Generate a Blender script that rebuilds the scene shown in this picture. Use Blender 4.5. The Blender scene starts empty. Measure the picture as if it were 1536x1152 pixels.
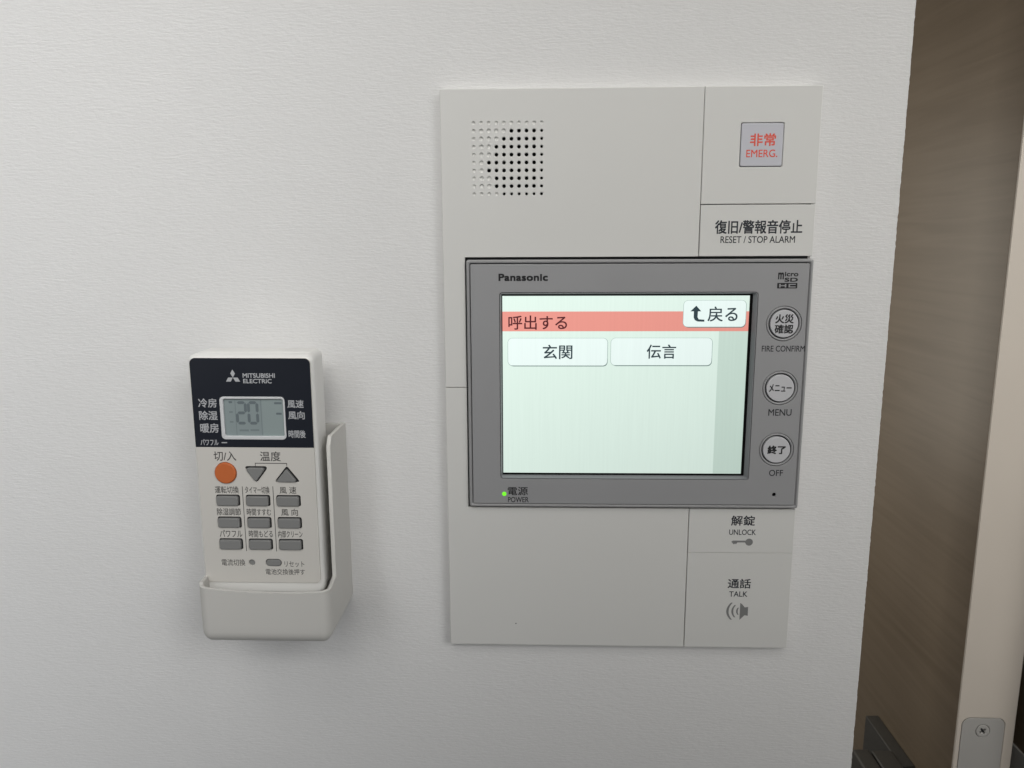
import bpy, bmesh, math, random
from mathutils import Matrix, Vector, noise
random.seed(7)
SC = bpy.context.scene
COL = SC.collection
rad = math.radians
MM = 0.001          # everything below is written in millimetres

# ------------------------------------------------------------------ camera
cam_d = bpy.data.cameras.new("camera")
cam = bpy.data.objects.new("camera", cam_d)
COL.objects.link(cam)
cam_d.sensor_width = 36.0
cam_d.lens = 26.95
cam_d.clip_start = 0.01
cam_d.clip_end = 50.0
cx = Vector((0.99952873, 0.03043651, -0.0039934))
cy = Vector((0.00157176, -0.18066135, -0.98354411))
cz = Vector((-0.0306571, 0.98307431, -0.18062405))
m = Matrix((cx, -cy, -cz)).transposed().to_4x4()
m.translation = Vector((-44.27, -387.76, 70.66)) * MM
cam.matrix_world = m
cam_d.dof.use_dof = True
cam_d.dof.focus_distance = 0.375
cam_d.dof.aperture_fstop = 26.0
SC.camera = cam

# ------------------------------------------------------------------ light
world = bpy.data.worlds.new("World")
SC.world = world
world.use_nodes = True
bg = world.node_tree.nodes["Background"]
bg.inputs[0].default_value = (0.93, 0.95, 1.0, 1)
bg.inputs[1].default_value = 0.055

def area(name, loc, target, size, size_y, power, col):
    d = bpy.data.lights.new(name, 'AREA')
    d.shape = 'RECTANGLE'; d.size = size; d.size_y = size_y
    d.energy = power; d.color = col
    o = bpy.data.objects.new(name, d); COL.objects.link(o)
    o.location = loc
    o.rotation_euler = (Vector(target) - Vector(loc)).to_track_quat('-Z', 'Y').to_euler()
    return o
o = area("window_light", (-0.75, -0.7, 0.25), (-0.57, 0, -0.08), 0.7, 1.0, 0.93, (0.975, 0.985, 0.985))
o.data.spread = 1.0
o = area("cross_fill", (0.2, -0.9, 0.5), (-0.55, 0, -0.1), 0.7, 0.7, 0.51, (0.98, 0.985, 0.985))  # added fill from the right, softens the shadow beside the remote
o.data.spread = 0.7
o = area("ceiling_light", (-0.1, -0.5, 0.75), (0.0, 0, 0.25), 1.2, 0.4, 0.45, (1.0, 0.98, 0.935))
o.data.spread = 0.8
o = area("room_light", (0.05, -0.7, 0.6), (0.05, 0, 0.175), 0.9, 0.4, 0.33, (1.0, 0.985, 0.945))
o.data.spread = 0.55
o = area("door_side_light", (0.6, -0.5, 0.1), (0.25, 0, -0.08), 0.4, 0.6, 0.27, (1.0, 0.98, 0.935))
o.data.spread = 0.9
area("door_face_fill", (-0.2, 0.42, 0.02), (0.22, 0.15, -0.03), 0.3, 0.4, 1.08, (1.0, 0.965, 0.87))  # unseen lamp added behind the wall to brighten the door face

SC.view_settings.view_transform = 'Standard'
SC.view_settings.look = 'None'
SC.view_settings.exposure = 0.03
SC.view_settings.gamma = 1.0
SC.view_settings.use_curve_mapping = False
SC.cycles.max_bounces = 8
SC.cycles.use_denoising = True

# ------------------------------------------------------------------ materials
def srgb(r, g, b):
    def f(c):
        c /= 255.0
        return c / 12.92 if c <= 0.04045 else ((c + 0.055) / 1.055) ** 2.4
    return (f(r), f(g), f(b), 1.0)

def mat(name, col, rough=0.5, metal=0.0, spec=0.5, var=0.0, bump=0.0, bump_scale=900.0, coat=0.0):
    M = bpy.data.materials.new(name); M.use_nodes = True
    nt = M.node_tree; b = nt.nodes["Principled BSDF"]
    b.inputs["Base Color"].default_value = col
    b.inputs["Roughness"].default_value = rough
    b.inputs["Metallic"].default_value = metal
    b.inputs["Specular IOR Level"].default_value = spec
    b.inputs["Coat Weight"].default_value = coat
    tc = nt.nodes.new("ShaderNodeTexCoord")
    if var:
        n = nt.nodes.new("ShaderNodeTexNoise"); n.inputs["Scale"].default_value = 28.0
        n.inputs["Detail"].default_value = 5.0
        nt.links.new(tc.outputs["Object"], n.inputs["Vector"])
        mx = nt.nodes.new("ShaderNodeMix"); mx.data_type = 'RGBA'
        mx.inputs[6].default_value = tuple(c * (1 - var) for c in col[:3]) + (1,)
        mx.inputs[7].default_value = tuple(min(1, c * (1 + var)) for c in col[:3]) + (1,)
        nt.links.new(n.outputs["Fac"], mx.inputs[0])
        nt.links.new(mx.outputs[2], b.inputs["Base Color"])
        rm = nt.nodes.new("ShaderNodeMapRange")
        rm.inputs["To Min"].default_value = max(0.02, rough - 0.08)
        rm.inputs["To Max"].default_value = min(1, rough + 0.08)
        nt.links.new(n.outputs["Fac"], rm.inputs["Value"])
        nt.links.new(rm.outputs[0], b.inputs["Roughness"])
    if bump:
        n2 = nt.nodes.new("ShaderNodeTexNoise"); n2.inputs["Scale"].default_value = bump_scale
        n2.inputs["Detail"].default_value = 3.0
        nt.links.new(tc.outputs["Object"], n2.inputs["Vector"])
        bp = nt.nodes.new("ShaderNodeBump"); bp.inputs["Strength"].default_value = bump
        bp.inputs["Distance"].default_value = 0.0002
        nt.links.new(n2.outputs["Fac"], bp.inputs["Height"])
        nt.links.new(bp.outputs[0], b.inputs["Normal"])
    return M

def wallpaper():
    M = bpy.data.materials.new("white_wallpaper"); M.use_nodes = True
    nt = M.node_tree; L = nt.links; b = nt.nodes["Principled BSDF"]
    b.inputs["Roughness"].default_value = 0.85
    b.inputs["Specular IOR Level"].default_value = 0.25
    tc = nt.nodes.new("ShaderNodeTexCoord")
    def nz(scale, mscale, detail, rough=0.55, dist=0.0):
        mp = nt.nodes.new("ShaderNodeMapping"); mp.inputs["Scale"].default_value = mscale
        L.new(tc.outputs["Object"], mp.inputs["Vector"])
        n = nt.nodes.new("ShaderNodeTexNoise"); n.inputs["Scale"].default_value = scale
        n.inputs["Detail"].default_value = detail; n.inputs["Roughness"].default_value = rough
        n.inputs["Distortion"].default_value = dist
        L.new(mp.outputs[0], n.inputs["Vector"]); return n.outputs["Fac"]
    def mth(op, a, v):
        k = nt.nodes.new("ShaderNodeMath"); k.operation = op
        for i, q in enumerate((a, v)):
            if isinstance(q, (int, float)): k.inputs[i].default_value = q
            else: L.new(q, k.inputs[i])
        return k.outputs[0]
    fib = nz(1.0, (170, 170, 1050), 3.0, 0.6, 0.5)      # long horizontal fibres
    weave = nz(1.0, (420, 420, 900), 2.0)            # short threads
    patch = nz(1.0, (30, 30, 45), 2.0)               # where fibres stand out
    fine = nz(1.0, (1500, 1500, 1500), 1.0)
    h = mth('MULTIPLY', fib, mth('ADD', mth('MULTIPLY', patch, 1.5), 0.25))
    h = mth('ADD', h, mth('MULTIPLY', weave, 0.55))
    h = mth('ADD', h, mth('MULTIPLY', fine, 0.15))
    bp = nt.nodes.new("ShaderNodeBump"); bp.inputs["Strength"].default_value = 0.27
    bp.inputs["Distance"].default_value = 0.0011
    L.new(h, bp.inputs["Height"]); L.new(bp.outputs[0], b.inputs["Normal"])
    mx = nt.nodes.new("ShaderNodeMix"); mx.data_type = 'RGBA'
    mx.inputs[6].default_value = (0.75, 0.745, 0.735, 1); mx.inputs[7].default_value = (0.82, 0.815, 0.81, 1)
    L.new(mth('ADD', mth('MULTIPLY', fib, 0.6), mth('MULTIPLY', patch, 0.4)), mx.inputs[0])
    L.new(mx.outputs[2], b.inputs["Base Color"])
    return M

def wood(name, dark, light):
    M = bpy.data.materials.new(name); M.use_nodes = True
    nt = M.node_tree; L = nt.links; b = nt.nodes["Principled BSDF"]
    b.inputs["Roughness"].default_value = 0.42
    tc = nt.nodes.new("ShaderNodeTexCoord")
    mp = nt.nodes.new("ShaderNodeMapping"); mp.inputs["Scale"].default_value = (6, 6, 130)
    L.new(tc.outputs["Object"], mp.inputs["Vector"])
    n = nt.nodes.new("ShaderNodeTexNoise"); n.inputs["Scale"].default_value = 1.0
    n.inputs["Detail"].default_value = 6.0; n.inputs["Distortion"].default_value = 1.2
    L.new(mp.outputs[0], n.inputs["Vector"])
    mp2 = nt.nodes.new("ShaderNodeMapping"); mp2.inputs["Scale"].default_value = (3, 3, 14)
    L.new(tc.outputs["Object"], mp2.inputs["Vector"])
    n2 = nt.nodes.new("ShaderNodeTexNoise"); n2.inputs["Scale"].default_value = 1.0
    n2.inputs["Detail"].default_value = 3.0
    L.new(mp2.outputs[0], n2.inputs["Vector"])
    k = nt.nodes.new("ShaderNodeMath"); k.operation = 'ADD'
    L.new(n.outputs["Fac"], k.inputs[0]); L.new(n2.outputs["Fac"], k.inputs[1])
    r = nt.nodes.new("ShaderNodeMapRange"); r.inputs["From Min"].default_value = 0.65; r.inputs["From Max"].default_value = 1.35
    L.new(k.outputs[0], r.inputs["Value"])
    mx = nt.nodes.new("ShaderNodeMix"); mx.data_type = 'RGBA'
    mx.inputs[6].default_value = dark; mx.inputs[7].default_value = light
    L.new(r.outputs[0], mx.inputs[0]); L.new(mx.outputs[2], b.inputs["Base Color"])
    bp = nt.nodes.new("ShaderNodeBump"); bp.inputs["Strength"].default_value = 0.15; bp.inputs["Distance"].default_value = 0.0004
    L.new(n.outputs["Fac"], bp.inputs["Height"]); L.new(bp.outputs[0], b.inputs["Normal"])
    return M

def glow(name, col, strength=1.0, lines=True):
    """Backlit pixels of the display: they give off light; columns of pixels show as fine vertical lines."""
    M = bpy.data.materials.new(name); M.use_nodes = True
    nt = M.node_tree; L = nt.links; b = nt.nodes["Principled BSDF"]
    b.inputs["Base Color"].default_value = (0.01, 0.01, 0.01, 1)
    b.inputs["Roughness"].default_value = 0.22
    b.inputs["Specular IOR Level"].default_value = 0.3
    b.inputs["Emission Color"].default_value = col
    b.inputs["Emission Strength"].default_value = strength
    if lines:
        tc = nt.nodes.new("ShaderNodeTexCoord")
        sep = nt.nodes.new("ShaderNodeSeparateXYZ"); L.new(tc.outputs["Object"], sep.inputs[0])
        # emission rises gently towards the upper left
        mp = nt.nodes.new("ShaderNodeMapping"); mp.inputs["Scale"].default_value = (900, 10, 26)
        L.new(tc.outputs["Object"], mp.inputs["Vector"])
        n = nt.nodes.new("ShaderNodeTexNoise"); n.inputs["Scale"].default_value = 1.0; n.inputs["Detail"].default_value = 3.0
        L.new(mp.outputs[0], n.inputs["Vector"])
        r = nt.nodes.new("ShaderNodeMapRange"); r.inputs["From Min"].default_value = 0.25; r.inputs["From Max"].default_value = 0.75
        r.inputs["To Min"].default_value = 0.975 * strength; r.inputs["To Max"].default_value = 1.015 * strength
        L.new(n.outputs["Fac"], r.inputs["Value"])
        g = nt.nodes.new("ShaderNodeMath"); g.operation = 'MULTIPLY_ADD'
        L.new(sep.outputs["Z"], g.inputs[0]); g.inputs[1].default_value = 2.1; g.inputs[2].default_value = 1.0
        g2 = nt.nodes.new("ShaderNodeMath"); g2.operation = 'MULTIPLY_ADD'
        L.new(sep.outputs["X"], g2.inputs[0]); g2.inputs[1].default_value = -0.95; L.new(g.outputs[0], g2.inputs[2])
        mu = nt.nodes.new("ShaderNodeMath"); mu.operation = 'MULTIPLY'
        L.new(r.outputs[0], mu.inputs[0]); L.new(g2.outputs[0], mu.inputs[1])
        L.new(mu.outputs[0], b.inputs["Emission Strength"])
    return M

M_wall = wallpaper()
M_case = mat("offwhite_plastic", (0.72, 0.715, 0.69, 1), 0.5, var=0.012, bump=0.12, bump_scale=2200)
M_seam = mat("dark_seam", (0.03, 0.03, 0.032, 1), 0.8)
M_grey = mat("silver_grey_plastic", (0.36, 0.36, 0.368, 1), 0.42, metal=0.08, var=0.02, bump=0.08, bump_scale=2600)
M_rim = mat("silver_rim", (0.37, 0.37, 0.375, 1), 0.38, metal=0.1)
M_frame = mat("screen_surround", (0.27, 0.275, 0.29, 1), 0.4, metal=0.05)
M_btn = mat("light_grey_button", (0.60, 0.60, 0.62, 1), 0.4, var=0.01)
M_black = mat("black_hole", (0.004, 0.004, 0.004, 1), 0.9, spec=0.1)
M_ink = mat("dark_ink", (0.022, 0.026, 0.034, 1), 0.6)
M_inkm = mat("black_ink", (0.010, 0.010, 0.012, 1), 0.5)
M_softink = mat("grey_ink", (0.022, 0.024, 0.028, 1), 0.6)
M_icon = mat("pale_grey_ink", (0.215, 0.215, 0.212, 1), 0.6)
M_red = mat("red_ink", (0.80, 0.10, 0.055, 1), 0.5)
M_emerg = mat("milky_button", (0.63, 0.63, 0.68, 1), 0.25, coat=0.3)
M_remote = mat("remote_plastic", (0.88, 0.87, 0.84, 1), 0.45, var=0.012, bump=0.1, bump_scale=2400)
M_rface = mat("remote_face", (0.70, 0.675, 0.63, 1), 0.5, var=0.012)
M_holder = mat("holder_plastic", (0.675, 0.66, 0.625, 1), 0.5, var=0.015, bump=0.15, bump_scale=2000)
M_navy = mat("navy_film", (0.014, 0.017, 0.026, 1), 0.32, var=0.05)
M_silver = mat("silver_print", (0.52, 0.53, 0.55, 1), 0.5)
M_rink = mat("remote_ink", (0.045, 0.042, 0.042, 1), 0.6)
M_rink2 = mat("remote_thin_ink", (0.055, 0.052, 0.05, 1), 0.6)
M_orange = mat("orange_rubber", (0.62, 0.155, 0.040, 1), 0.55, var=0.03)
M_rub = mat("grey_rubber", (0.25, 0.25, 0.245, 1), 0.6, var=0.04, bump=0.2, bump_scale=1500)
M_lcd = mat("lcd_glass", (0.30, 0.355, 0.36, 1), 0.15, spec=0.5)
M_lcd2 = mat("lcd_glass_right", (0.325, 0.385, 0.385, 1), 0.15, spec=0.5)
M_seg = mat("lcd_segment", (0.17, 0.205, 0.22, 1), 0.25)
M_seg2 = mat("lcd_faint_segment", (0.225, 0.27, 0.28, 1), 0.25)
M_lcdf = mat("lcd_frame", (0.72, 0.73, 0.74, 1), 0.4)
M_doorf = wood("brown_wood", (0.170, 0.128, 0.086, 1), (0.228, 0.178, 0.127, 1))
M_edge = mat("beige_edge_band", (0.665, 0.60, 0.525, 1), 0.5, var=0.03)
M_metal = mat("brushed_steel", (0.50, 0.485, 0.46, 1), 0.45, metal=0.15, var=0.05)
M_dmetal = mat("dark_metal", (0.075, 0.070, 0.062, 1), 0.5, metal=0.2, var=0.05)
G_bg = glow("display_ground", srgb(218, 236, 226))
G_side = glow("display_side_strip", srgb(196, 216, 205))
G_band = glow("display_red_band", srgb(226, 148, 136))
G_btn = glow("display_key", srgb(229, 243, 239))
G_sh = glow("display_key_edge", srgb(112, 132, 128))
G_hi = glow("display_key_rim", srgb(158, 178, 172))
G_txt = glow("display_text", srgb(48, 64, 70))
G_txt2 = glow("display_title", srgb(84, 34, 38))
G_led = glow("green_lamp", srgb(120, 240, 50), 1.1, lines=False)

# ------------------------------------------------------------------ mesh builder (mm in, metres out; front faces -Y)
def rrect(x0, z0, x1, z1, r=0.0, n=6, rs=None):
    x0, x1 = min(x0, x1), max(x0, x1); z0, z1 = min(z0, z1), max(z0, z1)
    rs = rs or (r, r, r, r)                    # bottom-left, bottom-right, top-right, top-left
    out = []
    for (cx_, cz_, a0, q) in ((x0, z0, 180, rs[0]), (x1, z0, 270, rs[1]), (x1, z1, 0, rs[2]), (x0, z1, 90, rs[3])):
        sx = 1 if cx_ == x0 else -1; sz = 1 if cz_ == z0 else -1
        if q <= 0: out.append((cx_, cz_)); continue
        for i in range(n + 1):
            a = rad(a0 + 90 * i / n)
            out.append((cx_ + sx * q + q * math.cos(a), cz_ + sz * q + q * math.sin(a)))
    return out

def circ(x, z, r, n=32):
    return [(x + r * math.cos(2 * math.pi * i / n), z + r * math.sin(2 * math.pi * i / n)) for i in range(n)]

def round_poly(pts, r, n=5):
    out = []
    k = len(pts)
    for i in range(k):
        p0, p, p1 = Vector(pts[i - 1]), Vector(pts[i]), Vector(pts[(i + 1) % k])
        a, b = (p0 - p).normalized(), (p1 - p).normalized()
        ang = a.angle(b); d = min(r / math.tan(ang / 2), (p0 - p).length * .45, (p1 - p).length * .45)
        s, e = p + a * d, p + b * d
        for j in range(n + 1):
            t = j / n
            q = s * (1 - t) ** 2 + p * 2 * t * (1 - t) + e * t ** 2
            out.append((q.x, q.y))
    return out

class MB:
    def __init__(self, org=(0, 0, 0)):
        self.bm = bmesh.new(); self.mats = []; self.org = Vector(org)
    def mi(self, m):
        if m not in self.mats: self.mats.append(m)
        return self.mats.index(m)
    def _add(self, me, mtx, m):
        n0 = len(self.bm.faces)
        me.transform(mtx)
        self.bm.from_mesh(me)
        self.bm.faces.ensure_lookup_table()
        i = self.mi(m)
        for f in self.bm.faces[n0:]: f.material_index = i
        bpy.data.meshes.remove(me)
    def plate(self, outer, m, yf, thick, bevel=0.0, holes=(), res=3):
        """flat plate with holes; its front at y = yf, its back at yf + thick"""
        c = bpy.data.curves.new("t", 'CURVE'); c.dimensions = '2D'; c.fill_mode = 'BOTH'
        for lp in [outer] + list(holes):
            s = c.splines.new('POLY'); s.points.add(len(lp) - 1)
            for p, q in zip(s.points, lp): p.co = (q[0], q[1], 0, 1)
            s.use_cyclic_u = True
        c.extrude = max(thick / 2 - bevel, 0.0001); c.bevel_depth = bevel; c.bevel_resolution = res; c.offset = -bevel
        o = bpy.data.objects.new("t", c)
        me = bpy.data.meshes.new_from_object(o)
        bpy.data.objects.remove(o); bpy.data.curves.remove(c)
        self._add(me, Matrix.Translation((0, yf + thick / 2, 0)) @ Matrix.Rotation(rad(90), 4, 'X'), m)
    def sheet(self, pts, m, y):
        vs = [self.bm.verts.new((p[0], y, p[1])) for p in pts]
        f = self.bm.faces.new(vs); f.material_index = self.mi(m)
        f.normal_update()
        if f.normal.y > 0: f.normal_flip()
    def text(self, s, m, x0, x1, z0, z1, y, bold=0.0, keep=False, gap=1.0):
        """lettering fitted into the box x0..x1, z0..z1 on the plane y"""
        c = bpy.data.curves.new("t", 'FONT'); c.body = s; c.size = 1.0; c.resolution_u = 4
        c.space_character = gap
        o = bpy.data.objects.new("t", c)
        base = bpy.data.meshes.new_from_object(o)
        bpy.data.objects.remove(o); bpy.data.curves.remove(c)
        xs = [v.co.x for v in base.vertices]; ys = [v.co.y for v in base.vertices]
        a, b_, e, f = min(xs), max(xs), min(ys), max(ys)
        d = bold * (z1 - z0)                       # heavier strokes: the glyphs printed again, slightly shifted
        shifts = [(-d, -d), (d, -d), (-d, d), (d, d), (0, 0)] if bold > 0 else [(0, 0)]
        sx = (x1 - x0 - 2 * d) / (b_ - a); sz = (z1 - z0 - 2 * d) / (f - e)
        for n, (dx, dz) in enumerate(shifts):
            me = base.copy()
            for v in me.vertices:
                v.co = ((v.co.x - a) * sx + x0 + d + dx, y - 0.004 * n, (v.co.y - e) * sz + z0 + d + dz)
            me.update()
            self._add(me, Matrix.Identity(4), m)
        bpy.data.meshes.remove(base)
    def box(self, x0, x1, y0, y1, z0, z1, m, bev=0.0):
        b2 = bmesh.new()
        bmesh.ops.create_cube(b2, size=1.0)
        for v in b2.verts:
            v.co = ((x0 + x1) / 2 + v.co.x * (x1 - x0), (y0 + y1) / 2 + v.co.y * (y1 - y0), (z0 + z1) / 2 + v.co.z * (z1 - z0))
        if bev: bmesh.ops.bevel(b2, geom=b2.edges[:], offset=bev, segments=3, affect='EDGES', profile=0.5)
        me = bpy.data.meshes.new("t"); b2.to_mesh(me); b2.free()
        self._add(me, Matrix.Identity(4), m)
    def build(self, name, parent=None, label=None, angle=35):
        me = bpy.data.meshes.new(name)
        for v in self.bm.verts: v.co = (v.co - self.org) * MM
        self.bm.normal_update()
        self.bm.to_mesh(me); self.bm.free()
        for q in self.mats: me.materials.append(q)
        me.shade_smooth(); me.set_sharp_from_angle(angle=rad(angle))
        o = bpy.data.objects.new(name, me); COL.objects.link(o)
        if parent: o.parent = parent
        if label: o["label"] = label
        return o

def thing(name, label, cat, loc, rot=(0, 0, 0)):
    o = bpy.data.objects.new(name, None); COL.objects.link(o)
    o.empty_display_size = 0.02
    o.location = Vector(loc) * MM; o.rotation_euler = rot
    o["label"] = label; o["category"] = cat
    return o

# ------------------------------------------------------------------ the wall
WX = 132.4
b = MB()
zs = [-1350.0] + [-330 + 1.1 * i for i in range(560)] + [1100.0]
rows = []
for z in zs:
    j = noise.noise(Vector((z * 0.55, 3.1, 0))) * 0.28 + noise.noise(Vector((z * 0.12, 9.1, 0))) * 0.15
    rows.append([b.bm.verts.new(p) for p in ((-1500, 0, z), (WX - 2.5, 0, z), (WX - 0.45 + j, 0.12, z), (WX + j, 0.6, z), (WX + 0.1, 2.5, z), (WX + 0.1, 130, z), (-1500, 130, z))])
for r0, r1 in zip(rows[:-1], rows[1:]):
    for i in range(7):
        k = (i + 1) % 7
        b.bm.faces.new((r0[i], r0[k], r1[k], r1[i]))
b.bm.faces.new(rows[0][::-1]); b.bm.faces.new(rows[-1])
b.mi(M_wall)
w = b.build("wall")
w["kind"] = "structure"; w["label"] = "white wall with fine horizontal woven wallpaper texture"; w["category"] = "wall"

# ------------------------------------------------------------------ the open door and the frame post beyond it
DX0, DX1, DY0, DY1 = 223.5, 259.0, 60.0, 860.0
door = thing("door", "open brown wood door showing its pale edge and metal latch plate", "door", (DX0, DY0, -1350))
O = (DX0, DY0, -1350)
b = MB(O); b.box(DX0, DX1, DY0 + 1.0, DY1, -1345, 650, M_doorf, 0.5); b.build("leaf", door)
b = MB(O)
FP = rrect(226.0, -400, 253.0, -225.6, 5.2, 8)
b.plate(rrect(DX0 - .2, -1345, DX1 + .2, 650), M_edge, DY0 - 0.6, 1.6, 0.35, [FP])
b.build("edge_band", door, "pale beige edge strip of the door")
b = MB(O)
SH = circ(239.4, -234.6, 4.55)
b.plate(rrect(226.25, -399.7, 252.75, -225.85, 5.0, 8), M_metal, DY0 - 0.75, 1.6, 0.2, [SH])
fp = b.build("latch_plate", door)
b = MB(O)
sa, ca = math.sin(rad(35)), math.cos(rad(35))
def cross(cx_, cz_, L, t):
    pts = [(L, t), (t, t), (t, L), (-t, L), (-t, t), (-L, t), (-L, -t), (-t, -t), (-t, -L), (t, -L), (t, -t), (L, -t)]
    return [(cx_ + x * ca - z * sa, cz_ + x * sa + z * ca) for x, z in pts]
CR = cross(239.4, -234.6, 2.1, 0.62)
b.plate(circ(239.4, -234.6, 4.25), M_metal, DY0 - 0.95, 1.4, 0.35, [CR])
b.sheet(circ(239.4, -234.6, 4.5), M_seam, DY0 + 0.3)
b.build("screw", fp)
b = MB(O); b.box(213.5, DX0, 103, 162, -480, -292.6, M_dmetal, 0.8); es = b.build("handle_plate", door, "dark metal plate behind the door handle")
b = MB(O)
b.box(198.5, 213.7, 92, 117.5, -312, -290.6, M_dmetal, 1.6)
b.box(185, 197.5, 60, 118, -312, -290, M_dmetal, 2.2)
b.box(196.5, 199.5, 94, 115.5, -310, -293, M_seam)
b.build("handle", door)

frame = thing("door_frame", "dark brown frame post with a grey strike plate behind the pale door edge", "door frame", (292, 100, -1350))
O = (292, 100, -1350)
b = MB(O); b.box(275, 330, 30, 230, -1350, 700, M_doorf, 1.0); b.build("post", frame)
b = MB(O); b.box(273.6, 276, 50, 160, -420, -258.8, M_metal, 0.5); b.build("strike_plate", frame)

# ------------------------------------------------------------------ intercom
ic = thing("intercom", "off-white wall intercom panel with a lit touch screen in a grey frame", "intercom", (0, 0, 0))
HW, HH = 90.0, 142.7
OPEN0 = [10, 5, 4, 3, 3, 2, 2, 3, 3, 4]          # open sound holes start at this column, row by row
gx = lambda i: -74.1 + 3.62 * i
gz = lambda j: 127.2 - 3.67 * j
b = MB()
b.plate(rrect(-HW, -HH, HW, HH, .8), M_case, -3.6, 3.6, 0.4)
b.sheet(rrect(-88.6, -141.6, 88.6, 141.6), M_seam, -3.66)
b.build("casing", ic)
holes, blind = [], []
for j in range(10):
    for i in range(10):
        small = i in (0, 9) or j in (0, 9)
        holes.append(circ(gx(i), gz(j), 0.70 if small else 0.90, 14))
b = MB()
L_up = [(-HW, -1.2), (-79.2, -1.2), (-79.2, 63.9), (35.0, 63.9), (35.0, HH), (-HW, HH)]
b.plate(L_up, M_case, -6.0, 2.2, 0.28, holes)
for j in range(10):
    b.sheet(rrect(gx(0) - 1.6, gz(j) - 1.83, gx(OPEN0[j]) - 1.8, gz(j) + 1.83), M_case, -5.35)
    if OPEN0[j] < 10: b.sheet(rrect(gx(OPEN0[j]) - 1.8, gz(j) - 1.83, gx(9) + 1.6, gz(j) + 1.83), M_black, -4.6)
b.build("speaker_cover", ic, "upper off-white front cover with a square grid of sound holes")
b = MB()
L_lo = [(-HW, -HH), (35.3, -HH), (35.3, -65.0), (-79.2, -65.0), (-79.2, -1.55), (-HW, -1.55)]
b.plate(L_lo, M_case, -6.0, 2.2, 0.28)
b.sheet(circ(-54.6, -130.3, 0.35, 10), M_softink, -6.03)
b.build("lower_cover", ic)

EB = rrect(52.7, 106.0, 73.05, 126.3, .8)
b = MB()
b.plate(rrect(35.25, 88.85, HW, HH), M_case, -6.0, 2.2, 0.28, [EB])
em = b.build("emergency_cover", ic)
b = MB()
b.plate(rrect(53.0, 106.3, 72.75, 126.0, .8), M_emerg, -6.25, 2.2, 0.35)
b.text("非常", M_red, 57.2, 69.3, 115.5, 121.3, -6.29, bold=0.022)
b.text("EMERG.", M_red, 55.7, 70.4, 110.4, 113.9, -6.29, bold=0.012)
b.build("emergency_button", em, "square milky button with red emergency lettering")

b = MB()
b.plate(rrect(35.35, 64.0, HW, 88.45), M_case, -6.05, 2.2, 0.25)
b.text("復旧/警報音停止", M_ink, 42.5, 84.4, 74.7, 81.2, -6.09, bold=0.02)
b.text("RESET / STOP ALARM", M_softink, 45.4, 81.2, 70.3, 73.6, -6.09, bold=0.012)
b.build("reset_button", ic, "off-white alarm reset button above the screen")
b = MB()
b.plate(rrect(35.65, -89.05, HW, -65.0), M_case, -6.0, 2.2, 0.2)
b.text("解錠", M_ink, 57.3, 69.6, -74.1, -68.6, -6.04, bold=0.018)
b.text("UNLOCK", M_ink, 56.6, 70.4, -79.2, -76.2, -6.04, bold=0.012)
key = [(57.9, -83.0), (58.7, -82.3), (65.0, -82.3)] + [(67.15 + 1.95 * math.cos(rad(a)), -83.1 + 1.95 * math.sin(rad(a))) for a in range(155, -156, -12)] + [(65.0, -83.3), (61.2, -83.3), (60.4, -84.3), (59.9, -83.9), (59.3, -84.4)]
b.sheet(key, M_icon, -6.04)
b.build("unlock_button", ic)
b = MB()
b.plate(rrect(35.65, -HH, HW, -89.25), M_case, -6.0, 2.2, 0.2)
b.text("通話", M_ink, 57.2, 69.3, -108.9, -103.5, -6.04, bold=0.018)
b.text("TALK", M_ink, 58.2, 67.8, -113.6, -110.6, -6.04, bold=0.012)
q = lambda zx, zy: (57.1 + (zx - 528) * .0762, -117.1 - (zy - 740) * .0795)
b.sheet([q(622, 740), q(636, 750), q(655, 772), q(678, 768), q(678, 832), q(655, 828), q(636, 848), q(622, 862)], M_icon, -6.04)
def arc(pk, pk_x, h, t):      # a crescent bulging to the left
    o_, i_ = [], []
    for k in range(13):
        u = -1 + 2 * k / 12
        x = pk + (pk_x - pk) * u * u; z = 800 + h * u
        th = t * (1 - .25 * abs(u))
        o_.append(q(x, z)); i_.append(q(x + th, z))
    return o_ + i_[::-1]
b.sheet(arc(528, 558, 61, 17), M_icon, -6.04)
b.sheet(arc(563, 583, 44, 14), M_icon, -6.04)
b.sheet(arc(596, 606, 25, 12), M_icon, -6.04)
b.build("talk_button", ic)

# the grey monitor unit
YF = -9.0
b = MB()
BC = [(77.45, 31.3), (77.45, -0.8), (77.45, -32.5)]
SO = rrect(-62.2, -48.6, 64.3, 46.9, 1.6)
b.plate(rrect(-78.4, -63.8, 90.25, 62.7, 1.2, 5), M_rim, YF + 0.2, 5.0, 1.3, [rrect(-76.55, -61.95, 88.35, 60.85, .7, 3)], res=4)
b.plate(rrect(-76.3, -61.7, 88.1, 60.6, .6, 3), M_grey, YF, 1.0, 0.18, [SO] + [circ(x, z, 8.7, 48) for x, z in BC] + [circ(77.6, -56.2, 1.0, 16)])
b.sheet(rrect(-77.2, -62.6, 89.0, 61.5), M_seam, YF + 3.2)
for x, z in BC: b.sheet(circ(x, z, 9.2), M_seam, YF + 2.3)
b.sheet(circ(77.6, -56.2, 1.3, 16), M_black, YF + 1.2)
yt = YF - 0.04
b.text("Panasonic", M_inkm, -62.5, -38.3, 52.4, 56.0, yt, bold=0.055, gap=1.06)
b.text("m", M_inkm, 73.2, 76.0, 52.9, 56.2, yt, bold=0.045)
b.text("icro", M_inkm, 76.4, 82.9, 54.3, 56.5, yt, bold=0.045)
b.text("SD", M_inkm, 76.4, 82.8, 51.7, 53.7, yt, bold=0.06)
b.sheet(rrect(73.0, 48.5, 82.7, 51.2, .4), M_inkm, yt)
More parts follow.
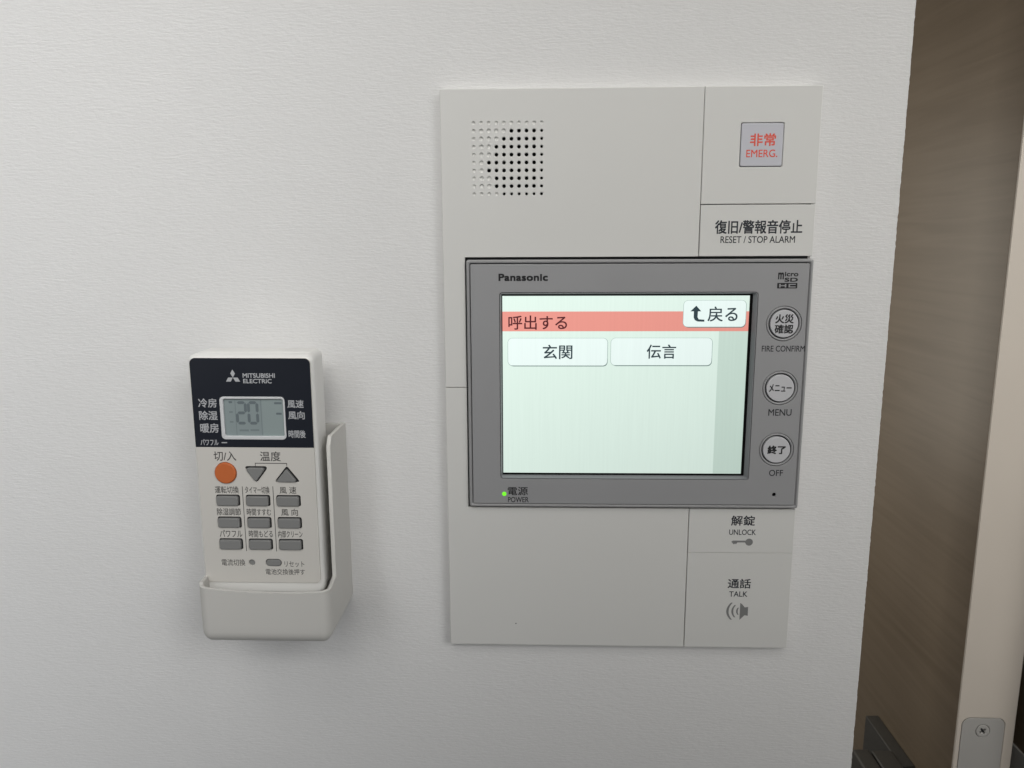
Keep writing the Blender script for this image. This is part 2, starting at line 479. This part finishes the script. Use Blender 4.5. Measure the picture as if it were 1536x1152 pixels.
for x0, z0, x1, z1 in ((74.0, 49.0, 74.7, 50.7), (76.7, 49.0, 77.4, 50.7), (74.7, 49.6, 76.7, 50.1), (78.5, 49.0, 79.2, 50.7), (79.2, 50.25, 81.9, 50.7), (79.2, 49.0, 81.9, 49.45)):
    b.sheet(rrect(x0, z0, x1, z1), M_grey, yt - 0.03)
b.text("FIRE CONFIRM", M_softink, 67.3, 88.3, 17.5, 20.5, yt, bold=0.012)
b.text("MENU", M_softink, 72.3, 83.8, -14.9, -11.5, yt, bold=0.012)
b.text("OFF", M_softink, 74.4, 81.4, -46.3, -43.0, yt, bold=0.012)
b.text("電源", M_inkm, -58.5, -48.1, -57.3, -52.8, yt, bold=0.014)
b.text("POWER", M_inkm, -58.4, -47.7, -61.1, -58.2, yt, bold=0.012)
mon = b.build("monitor", ic, "grey front unit around the screen")

b = MB()                                          # sloping surround down to the glass
def ring(x0, z0, x1, z1, y, r):
    return [b.bm.verts.new((p[0], y, p[1])) for p in rrect(x0, z0, x1, z1, r, 4)]
r1 = ring(-61.95, -48.35, 64.05, 46.65, YF + 0.08, 1.4); r2 = ring(-61.75, -48.1, 63.75, 46.45, YF - 0.03, 1.2)
r3 = ring(-61.15, -46.9, 62.25, 45.75, YF + 2.0, .4); r4 = ring(-61.15, -46.9, 62.25, 45.75, YF + 2.6, .4)
b.mi(M_frame)
for a_, c_ in ((r1, r2), (r2, r3), (r3, r4)):
    for i in range(len(a_)):
        k = (i + 1) % len(a_)
        f = b.bm.faces.new((a_[i], a_[k], c_[k], c_[i]))
b.build("screen_surround", mon)

b = MB()
YS = YF + 2.2
b.sheet(rrect(-61.6, -47.4, 62.8, 46.2), M_black, YS + 0.12)
def sx(x): return -44.3 + (x + 44.3) * 1.0045
def sz(z): return 70.7 + (z - 70.7) * 1.0045
def srect(x0, z0, x1, z1, m, y, r=0.0): b.sheet(rrect(sx(x0), sz(z0), sx(x1), sz(z1), r, 6), m, y)
def stext(s, m, x0, x1, z0, z1, y, bold=0.012): b.text(s, m, sx(x0), sx(x1), sz(z0), sz(z1), y, bold)
srect(-60.7, -45.3, 60.3, 45.1, G_bg, YS)
srect(46.1, -45.3, 60.3, 27.6, G_side, YS - .02)
srect(-60.7, 27.6, 60.3, 37.4, G_band, YS - .03)
for (x0, z0, x1, z1) in ((-58.0, 10.4, -8.6, 24.1), (-6.8, 10.6, 43.0, 24.2), (28.4, 29.8, 58.7, 42.7)):
    srect(x0 - .2, z0 - .25, x1 + .28, z1 + .15, G_hi, YS - .04, 2.4)
    srect(x0 + .6, z0 - .45, x1 + .22, z0 + 5, G_sh, YS - .05, 2.2)
    srect(x0, z0, x1, z1, G_btn, YS - .06, 2.2)
stext("呼出する", G_txt2, -57.8, -28.7, 28.4, 35.5, YS - .08)
stext("玄関", G_txt, -40.7, -25.9, 13.6, 20.9, YS - .08)
stext("伝言", G_txt, 10.9, 25.4, 13.9, 21.0, YS - .08)
stext("戻る", G_txt, 40.2, 54.8, 32.4, 39.8, YS - .08)
ar = [(33.4, 37.4), (31.7, 37.4), (34.5, 40.2), (37.0, 37.4), (35.4, 37.4), (35.3, 34.6), (35.9, 33.5), (38.7, 33.3), (38.7, 32.3), (35.4, 32.4), (34.0, 33.1), (33.4, 34.4)]
b.sheet([(sx(x), sz(z)) for x, z in ar], G_txt, YS - .08)
b.build("screen", mon, "lit touch screen with a red title band and three white keys")
for (x, z), t in zip(BC, (("火災", "確認"), ("メニュー",), ("終了",))):
    b = MB()
    b.plate(circ(x, z, 8.5, 48), M_grey, YF + 0.05, 1.6, 0.45, [circ(x, z, 7.45, 48)])
    b.plate(circ(x, z, 6.85, 48), M_btn, YF - 0.35, 2.2, 0.4)
    yb = YF - 0.39
    if len(t) == 2:
        b.text(t[0], M_inkm, x - 4.5, x + 4.5, z + .2, z + 4.7, yb, bold=0.028)
        b.text(t[1], M_inkm, x - 4.6, x + 4.5, z - 4.8, z - .3, yb, bold=0.028)
    elif t[0] == "終了": b.text(t[0], M_inkm, x - 4.6, x + 4.5, z - 2.2, z + 2.3, yb, bold=0.035)
    else: b.text(t[0], M_inkm, x - 5.6, x + 5.5, z - 1.9, z + 2.1, yb, bold=0.022)
    b.build("round_button", mon, {"火災": "uppermost round grey button, for fire checking", "メニュー": "middle round grey button, for the menu", "終了": "lowest round grey button, for ending"}[t[0]])
b = MB(); b.plate(circ(-60.3, -56.6, 1.15, 20), G_led, YF - 0.25, .6, 0.2); b.build("power_lamp", mon, "small green lamp, lit")

# ------------------------------------------------------------------ remote control; local x to the right, z down from the top of its face
RX, RZ = -207.4, 17.9
ROLL = rad(0.15)
LO = (28.5, 11.0, -119.0)
base = Vector((28.5, 0, -119.0))
rm = thing("remote_control", "off-white air conditioner remote with dark display panel and orange button", "remote control", (RX + 28.5, -36.0 + 11.0, RZ - 119.0), (0, ROLL, 0))
b = MB(LO)
b.plate(rrect(-1.7, -118.8, 58.7, 2.0, 4.2, 8), M_remote, 0.8, 7.0, 2.2, res=5)
b.plate(rrect(-0.3, -118.5, 57.9, 2.6, 4.2, 8), M_remote, 4.5, 16.0, 2.0, res=4)
b.build("body", rm)
RB = [(8.0, 19.7), (22.6, 34.5), (37.5, 49.4)]
RZs = [-66.7, -77.9, -89.1]
keys = [rrect(x0, z - 5.7, x1, z, 1.0, 4) for z in RZs for x0, x1 in RB]
dn = round_poly([(22.3, -52.3), (28.3, -60.7), (34.8, -52.3)], 1.3)
up = round_poly([(37.0, -60.2), (49.8, -60.2), (43.5, -52.0)], 0.9)
og = circ(13.6, -55.75, 5.4, 40)
rs = rrect(30.3, -103.5, 38.3, -99.6, 1.9, 6)
hl = circ(23.5, -101.6, 1.6, 20)
lcd_o = rrect(13.1, -39.0, 44.2, -18.2, 2.0, 6)
b = MB(LO)
b.plate(rrect(0, -112.0, 57.2, 0.2, 0, 8, rs=(2.4, 2.4, 2.6, 2.6)), M_rface, 0.0, 0.9, 0.12, keys + [dn, up, og, rs, hl, lcd_o])
for k in keys + [dn, up, rs]: 
    b.sheet(k, M_seam, 0.78)  # gap shade put in as dark sheets over the pale body
b.sheet(circ(23.5, -101.6, 1.8, 20), M_rub, 0.74)
b.sheet(og, M_orange, 0.78)
y = -0.04
b.text("切/入", M_rink, 8.3, 19.2, -49.7, -45.0, y, bold=0.006)
b.text("温度", M_rink, 30.8, 40.8, -49.7, -44.9, y, bold=0.006)
for (x0, z0, x1, z1) in ((28.15, -50.95, 43.7, -50.6), (28.15, -52.2, 28.45, -50.95), (43.4, -51.9, 43.7, -50.95), (21.05, -95.6, 21.35, -62.5), (36.0, -95.6, 36.3, -62.3)):
    b.sheet(rrect(x0, z0, x1, z1), M_rink, y)
T = [("運転切換", 7.7, 19.4, 0), ("タイマー切換", 22.4, 34.4, 0), ("風 速", 39.3, 47.5, 0), ("除湿調節", 7.9, 19.7, 1), ("時間すすむ", 22.6, 34.5, 1), ("風 向", 39.5, 47.7, 1), ("パワフル", 8.5, 19.7, 2), ("時間もどる", 22.9, 34.7, 2), ("内部クリーン", 37.4, 49.4, 2)]
for s, x0, x1, r in T:
    zt = RZs[r] + 4.3
    b.text(s, M_rink2, x0, x1, zt - 3.6, zt, y, bold=0.006)
b.text("電流切換", M_rink2, 8.4, 20.1, -103.3, -99.9, y, bold=0.002)
b.text("リセット", M_rink2, 39.7, 49.5, -103.7, -100.7, y, bold=0.002)
b.text("電池交換後押す", M_rink2, 30.1, 49.6, -107.8, -104.7, y, bold=0.002)
b.build("face_plate", rm, "beige front plate printed with button names")
b = MB(LO)
b.plate(rrect(0.0, -42.9, 57.2, 0.25, 0, 8, rs=(0, 0, 2.7, 2.7)), M_navy, -0.12, 0.1, 0.0, [lcd_o])
y = -0.16
th = lambda x, z: (16.4 + x * 7.8 / 13.6, -11.6 + z * 6.7 / 11.8)
s3 = 0.577
def rhomb(cx_, cz_, ang):
    a = rad(ang)
    pts = [(0, 0), (1.96, 3.4), (0, 6.8), (-1.96, 3.4)]
    return [th(cx_ + x * math.cos(a) - z * math.sin(a), cz_ + x * math.sin(a) + z * math.cos(a)) for x, z in pts]
for a in (0, 120, 240): b.sheet(rhomb(6.8, 4.6 if a else 4.6, a), M_silver, y)
b.text("MITSUBISHI", M_silver, 25.0, 40.3, -9.1, -6.9, y, bold=0.03, gap=1.0)
b.text("ELECTRIC", M_silver, 25.1, 38.7, -11.7, -9.6, y, bold=0.03, gap=1.0)
for s, x0, x1, z0, z1 in (("冷房", 2.8, 11.7, -23.5, -19.1), ("除湿", 2.8, 11.7, -29.6, -25.1), ("暖房", 2.9, 11.8, -35.8, -31.2), ("パワフル", 2.5, 11.2, -42.0, -39.0), ("風速", 45.5, 53.3, -23.5, -19.6), ("風向", 45.6, 53.5, -29.0, -25.0), ("時間後", 45.3, 53.5, -38.1, -34.3)):
    b.text(s, M_silver, x0, x1, z0, z1, y, bold=0.014)
b.sheet(rrect(12.7, -40.9, 15.4, -40.4), M_silver, y)
dp = b.build("display_panel", rm, "dark navy panel with silver lettering around the display")
b = MB(LO)
lin = rrect(14.75, -37.3, 43.35, -19.3, .9, 5)
b.plate(rrect(13.0, -39.1, 44.3, -18.1, 2.0, 6), M_lcdf, -0.3, 1.1, 0.3, [lin])
b.build("display_frame", dp)
b = MB(LO)
b.sheet(rrect(14.4, -37.7, 43.7, -18.9), M_lcd, 0.7)
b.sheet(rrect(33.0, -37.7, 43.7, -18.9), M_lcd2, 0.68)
def seg(x, z, w, h, on, m, t=1.0):
    g = .15
    def hz(zz): b.sheet([(x + g, zz), (x + g + t / 2, zz + t / 2), (x + w - g - t / 2, zz + t / 2), (x + w - g, zz), (x + w - g - t / 2, zz - t / 2), (x + g + t / 2, zz - t / 2)], m, 0.66)
    def vt(xx, z0, z1): b.sheet([(xx, z0 - g), (xx + t / 2, z0 - g - t / 2), (xx + t / 2, z1 + g + t / 2), (xx, z1 + g), (xx - t / 2, z1 + g + t / 2), (xx - t / 2, z0 - g - t / 2)], m, 0.66)
    if 'a' in on: hz(z)
    if 'g' in on: hz(z - h / 2)
    if 'd' in on: hz(z - h)
    if 'f' in on: vt(x, z, z - h / 2)
    if 'b' in on: vt(x + w, z, z - h / 2)
    if 'e' in on: vt(x, z - h / 2, z - h)
    if 'c' in on: vt(x + w, z - h / 2, z - h)
seg(20.9, -21.2, 4.1, 10.0, "abged", M_seg, 1.4)
seg(26.5, -21.2, 4.1, 10.0, "abcdef", M_seg, 1.4)
for (x0, z0, x1, z1) in ((17.1, -21.5, 18.8, -20.5), (38.9, -21.9, 42.5, -20.9), (39.6, -27.0, 42.3, -26.0)): b.sheet(rrect(x0, z0, x1, z1, .3, 3), M_seg, 0.66)
for (x0, z0, x1, z1) in ((21.5, -35.2, 26.0, -34.3), (26.8, -35.0, 31.0, -34.2), (17.1, -31.0, 18.8, -30.2), (17.1, -26.2, 18.8, -25.4), (20.0, -37, 20.3, -20), (32.3, -37, 32.6, -20)): b.sheet(rrect(x0, z0, x1, z1), M_seg2, 0.665)
b.build("display", dp, "grey liquid crystal display reading 20")

def inset(pts, d):          # shrink an outline about its own edges
    n = len(pts); A = sum(pts[i][0] * pts[(i + 1) % n][1] - pts[(i + 1) % n][0] * pts[i][1] for i in range(n))
    cx_ = sum(p[0] for p in pts) / n; cz_ = sum(p[1] for p in pts) / n
    out = []
    for x, z in pts:
        v = Vector((x - cx_, z - cz_)); l = v.length
        out.append((cx_ + v.x * (1 - d / l), cz_ + v.y * (1 - d / l)))
    return out
for i, z in enumerate(RZs):
    for x0, x1 in RB:
        b = MB(LO); b.plate(rrect(x0 + .35, z - 5.4, x1 - .75, z - .6, .9, 4), M_rub, -1.15, 1.9, 0.45); b.build("button", rm)
b = MB(LO); b.plate(round_poly([(23.3, -53.0), (28.2, -60.1), (33.4, -53.0)], 1.2), M_rub, -1.0, 1.75, 0.35); b.build("button", rm, "grey downward triangle button")
b = MB(LO); b.plate(round_poly([(37.9, -59.9), (48.3, -59.9), (43.35, -53.4)], 0.8), M_rub, -1.0, 1.75, 0.35); b.build("button", rm, "grey upward triangle button")
b = MB(LO); b.plate(circ(13.6, -55.75, 5.25, 40), M_orange, -0.9, 1.65, 0.6, res=4); b.build("power_button", rm, "round orange on and off button")
b = MB(LO); b.plate(rrect(30.6, -103.2, 38.0, -99.95, 1.6, 6), M_rub, -0.3, 1.0, 0.25); b.build("button", rm, "small pill shaped reset button")

# ------------------------------------------------------------------ holder screwed to the wall, open at the top
hd = MB((-175.3, 0, -123.5))
X0, X1, YB, ZB = -208.2, -143.6, -46.0, -122.6
def hring(ins, R=5.0):
    """U-shaped run from the wall round the front and back to the wall, (x, y) with an inset"""
    x0, x1, yf, r = X0 + ins, X1 - ins, YB + ins, max(R - ins, 1.2)
    pts = []
    ys = [0, -8, -16, -26, -27.5, -29.5, -30.6, -31.0, -31.3, -33, -36, -39, YB + R]
    for yy in ys: pts.append((x0, min(yy, 0)))
    pts[-1] = (x0, yf + r)
    for i in range(1, 8):
        a = rad(180 + 90 * i / 8); pts.append((x0 + r + r * math.cos(a), yf + r + r * math.sin(a)))
    for i in range(0, 13): pts.append((x0 + r + (x1 - x0 - 2 * r) * i / 12, yf))
    for i in range(1, 8):
        a = rad(270 + 90 * i / 8); pts.append((x1 - r + r * math.cos(a), yf + r + r * math.sin(a)))
    pts.append((x1, yf + r))
    for yy in ys[::-1][1:]: pts.append((x1, min(yy, 0)))
    return pts
P0 = hring(0)
def rim(x, y):
    if y > -27.4: return -21.3
    if y > -31.05: return -21.3 - (-27.4 - y) ** 1.4 * 0.75
    base_ = -91.2 - (x - X0) * 0.028 + (x - X0) * (X1 - x) / 1017 * -1.6
    if y > -43: return base_ + 0.6 - min(1, (-31.05 - y) / 9) * 2.0 * (1 if x > -170 else .4)
    return base_ - 1.2
tops = [rim(*p) for p in P0]
def run(ins, rows):
    out = []
    for k in range(rows + 1):
        ring_ = hring(ins); t = k / rows
        out.append([hd.bm.verts.new((p[0], p[1], zt + (ZB + 7 - zt) * t - (0.0 if ins == 0 else 0.0))) for p, zt in zip(ring_, tops)])
    return out
outer = run(0, 6)
RBt = 7.0
for k in range(1, 8):
    a = rad(90 * k / 7)
    ring_ = hring(RBt * (1 - math.cos(a)), 5.0)
    outer.append([hd.bm.verts.new((p[0], p[1] if p0[1] < -0.01 else 0, ZB + RBt - RBt * math.sin(a))) for p, p0 in zip(ring_, P0)])
inner = run(1.9, 4)
for L_, flip in ((outer, 0), (inner, 1)):
    for r0, r1 in zip(L_[:-1], L_[1:]):
        for i in range(len(r0) - 1):
            q4 = (r0[i], r0[i + 1], r1[i + 1], r1[i])
            hd.bm.faces.new(q4 if flip else q4[::-1])
# rounded rim between outer and inner wall
mid = [hd.bm.verts.new(((a.co.x + c.co.x) / 2, (a.co.y + c.co.y) / 2, a.co.z + 0.45)) for a, c in zip(outer[0], inner[0])]
for A_, B_ in ((outer[0], mid), (mid, inner[0])):
    for i in range(len(A_) - 1): hd.bm.faces.new((A_[i], A_[i + 1], B_[i + 1], B_[i]))
hd.bm.faces.new(outer[-1]); hd.bm.faces.new(inner[-1][::-1])
hd.mi(M_holder)
bmesh.ops.recalc_face_normals(hd.bm, faces=hd.bm.faces[:])
hd.plate(rrect(X0 + .5, -119, X1 - .5, -21.3, 3), M_holder, -2.5, 2.5, 0.4)
h = hd.build("remote_holder", angle=40)
h.location = Vector((-175.3, 0, -123.5)) * MM
h["label"] = "off-white plastic wall holder cupping the bottom of the remote control"; h["category"] = "remote holder"
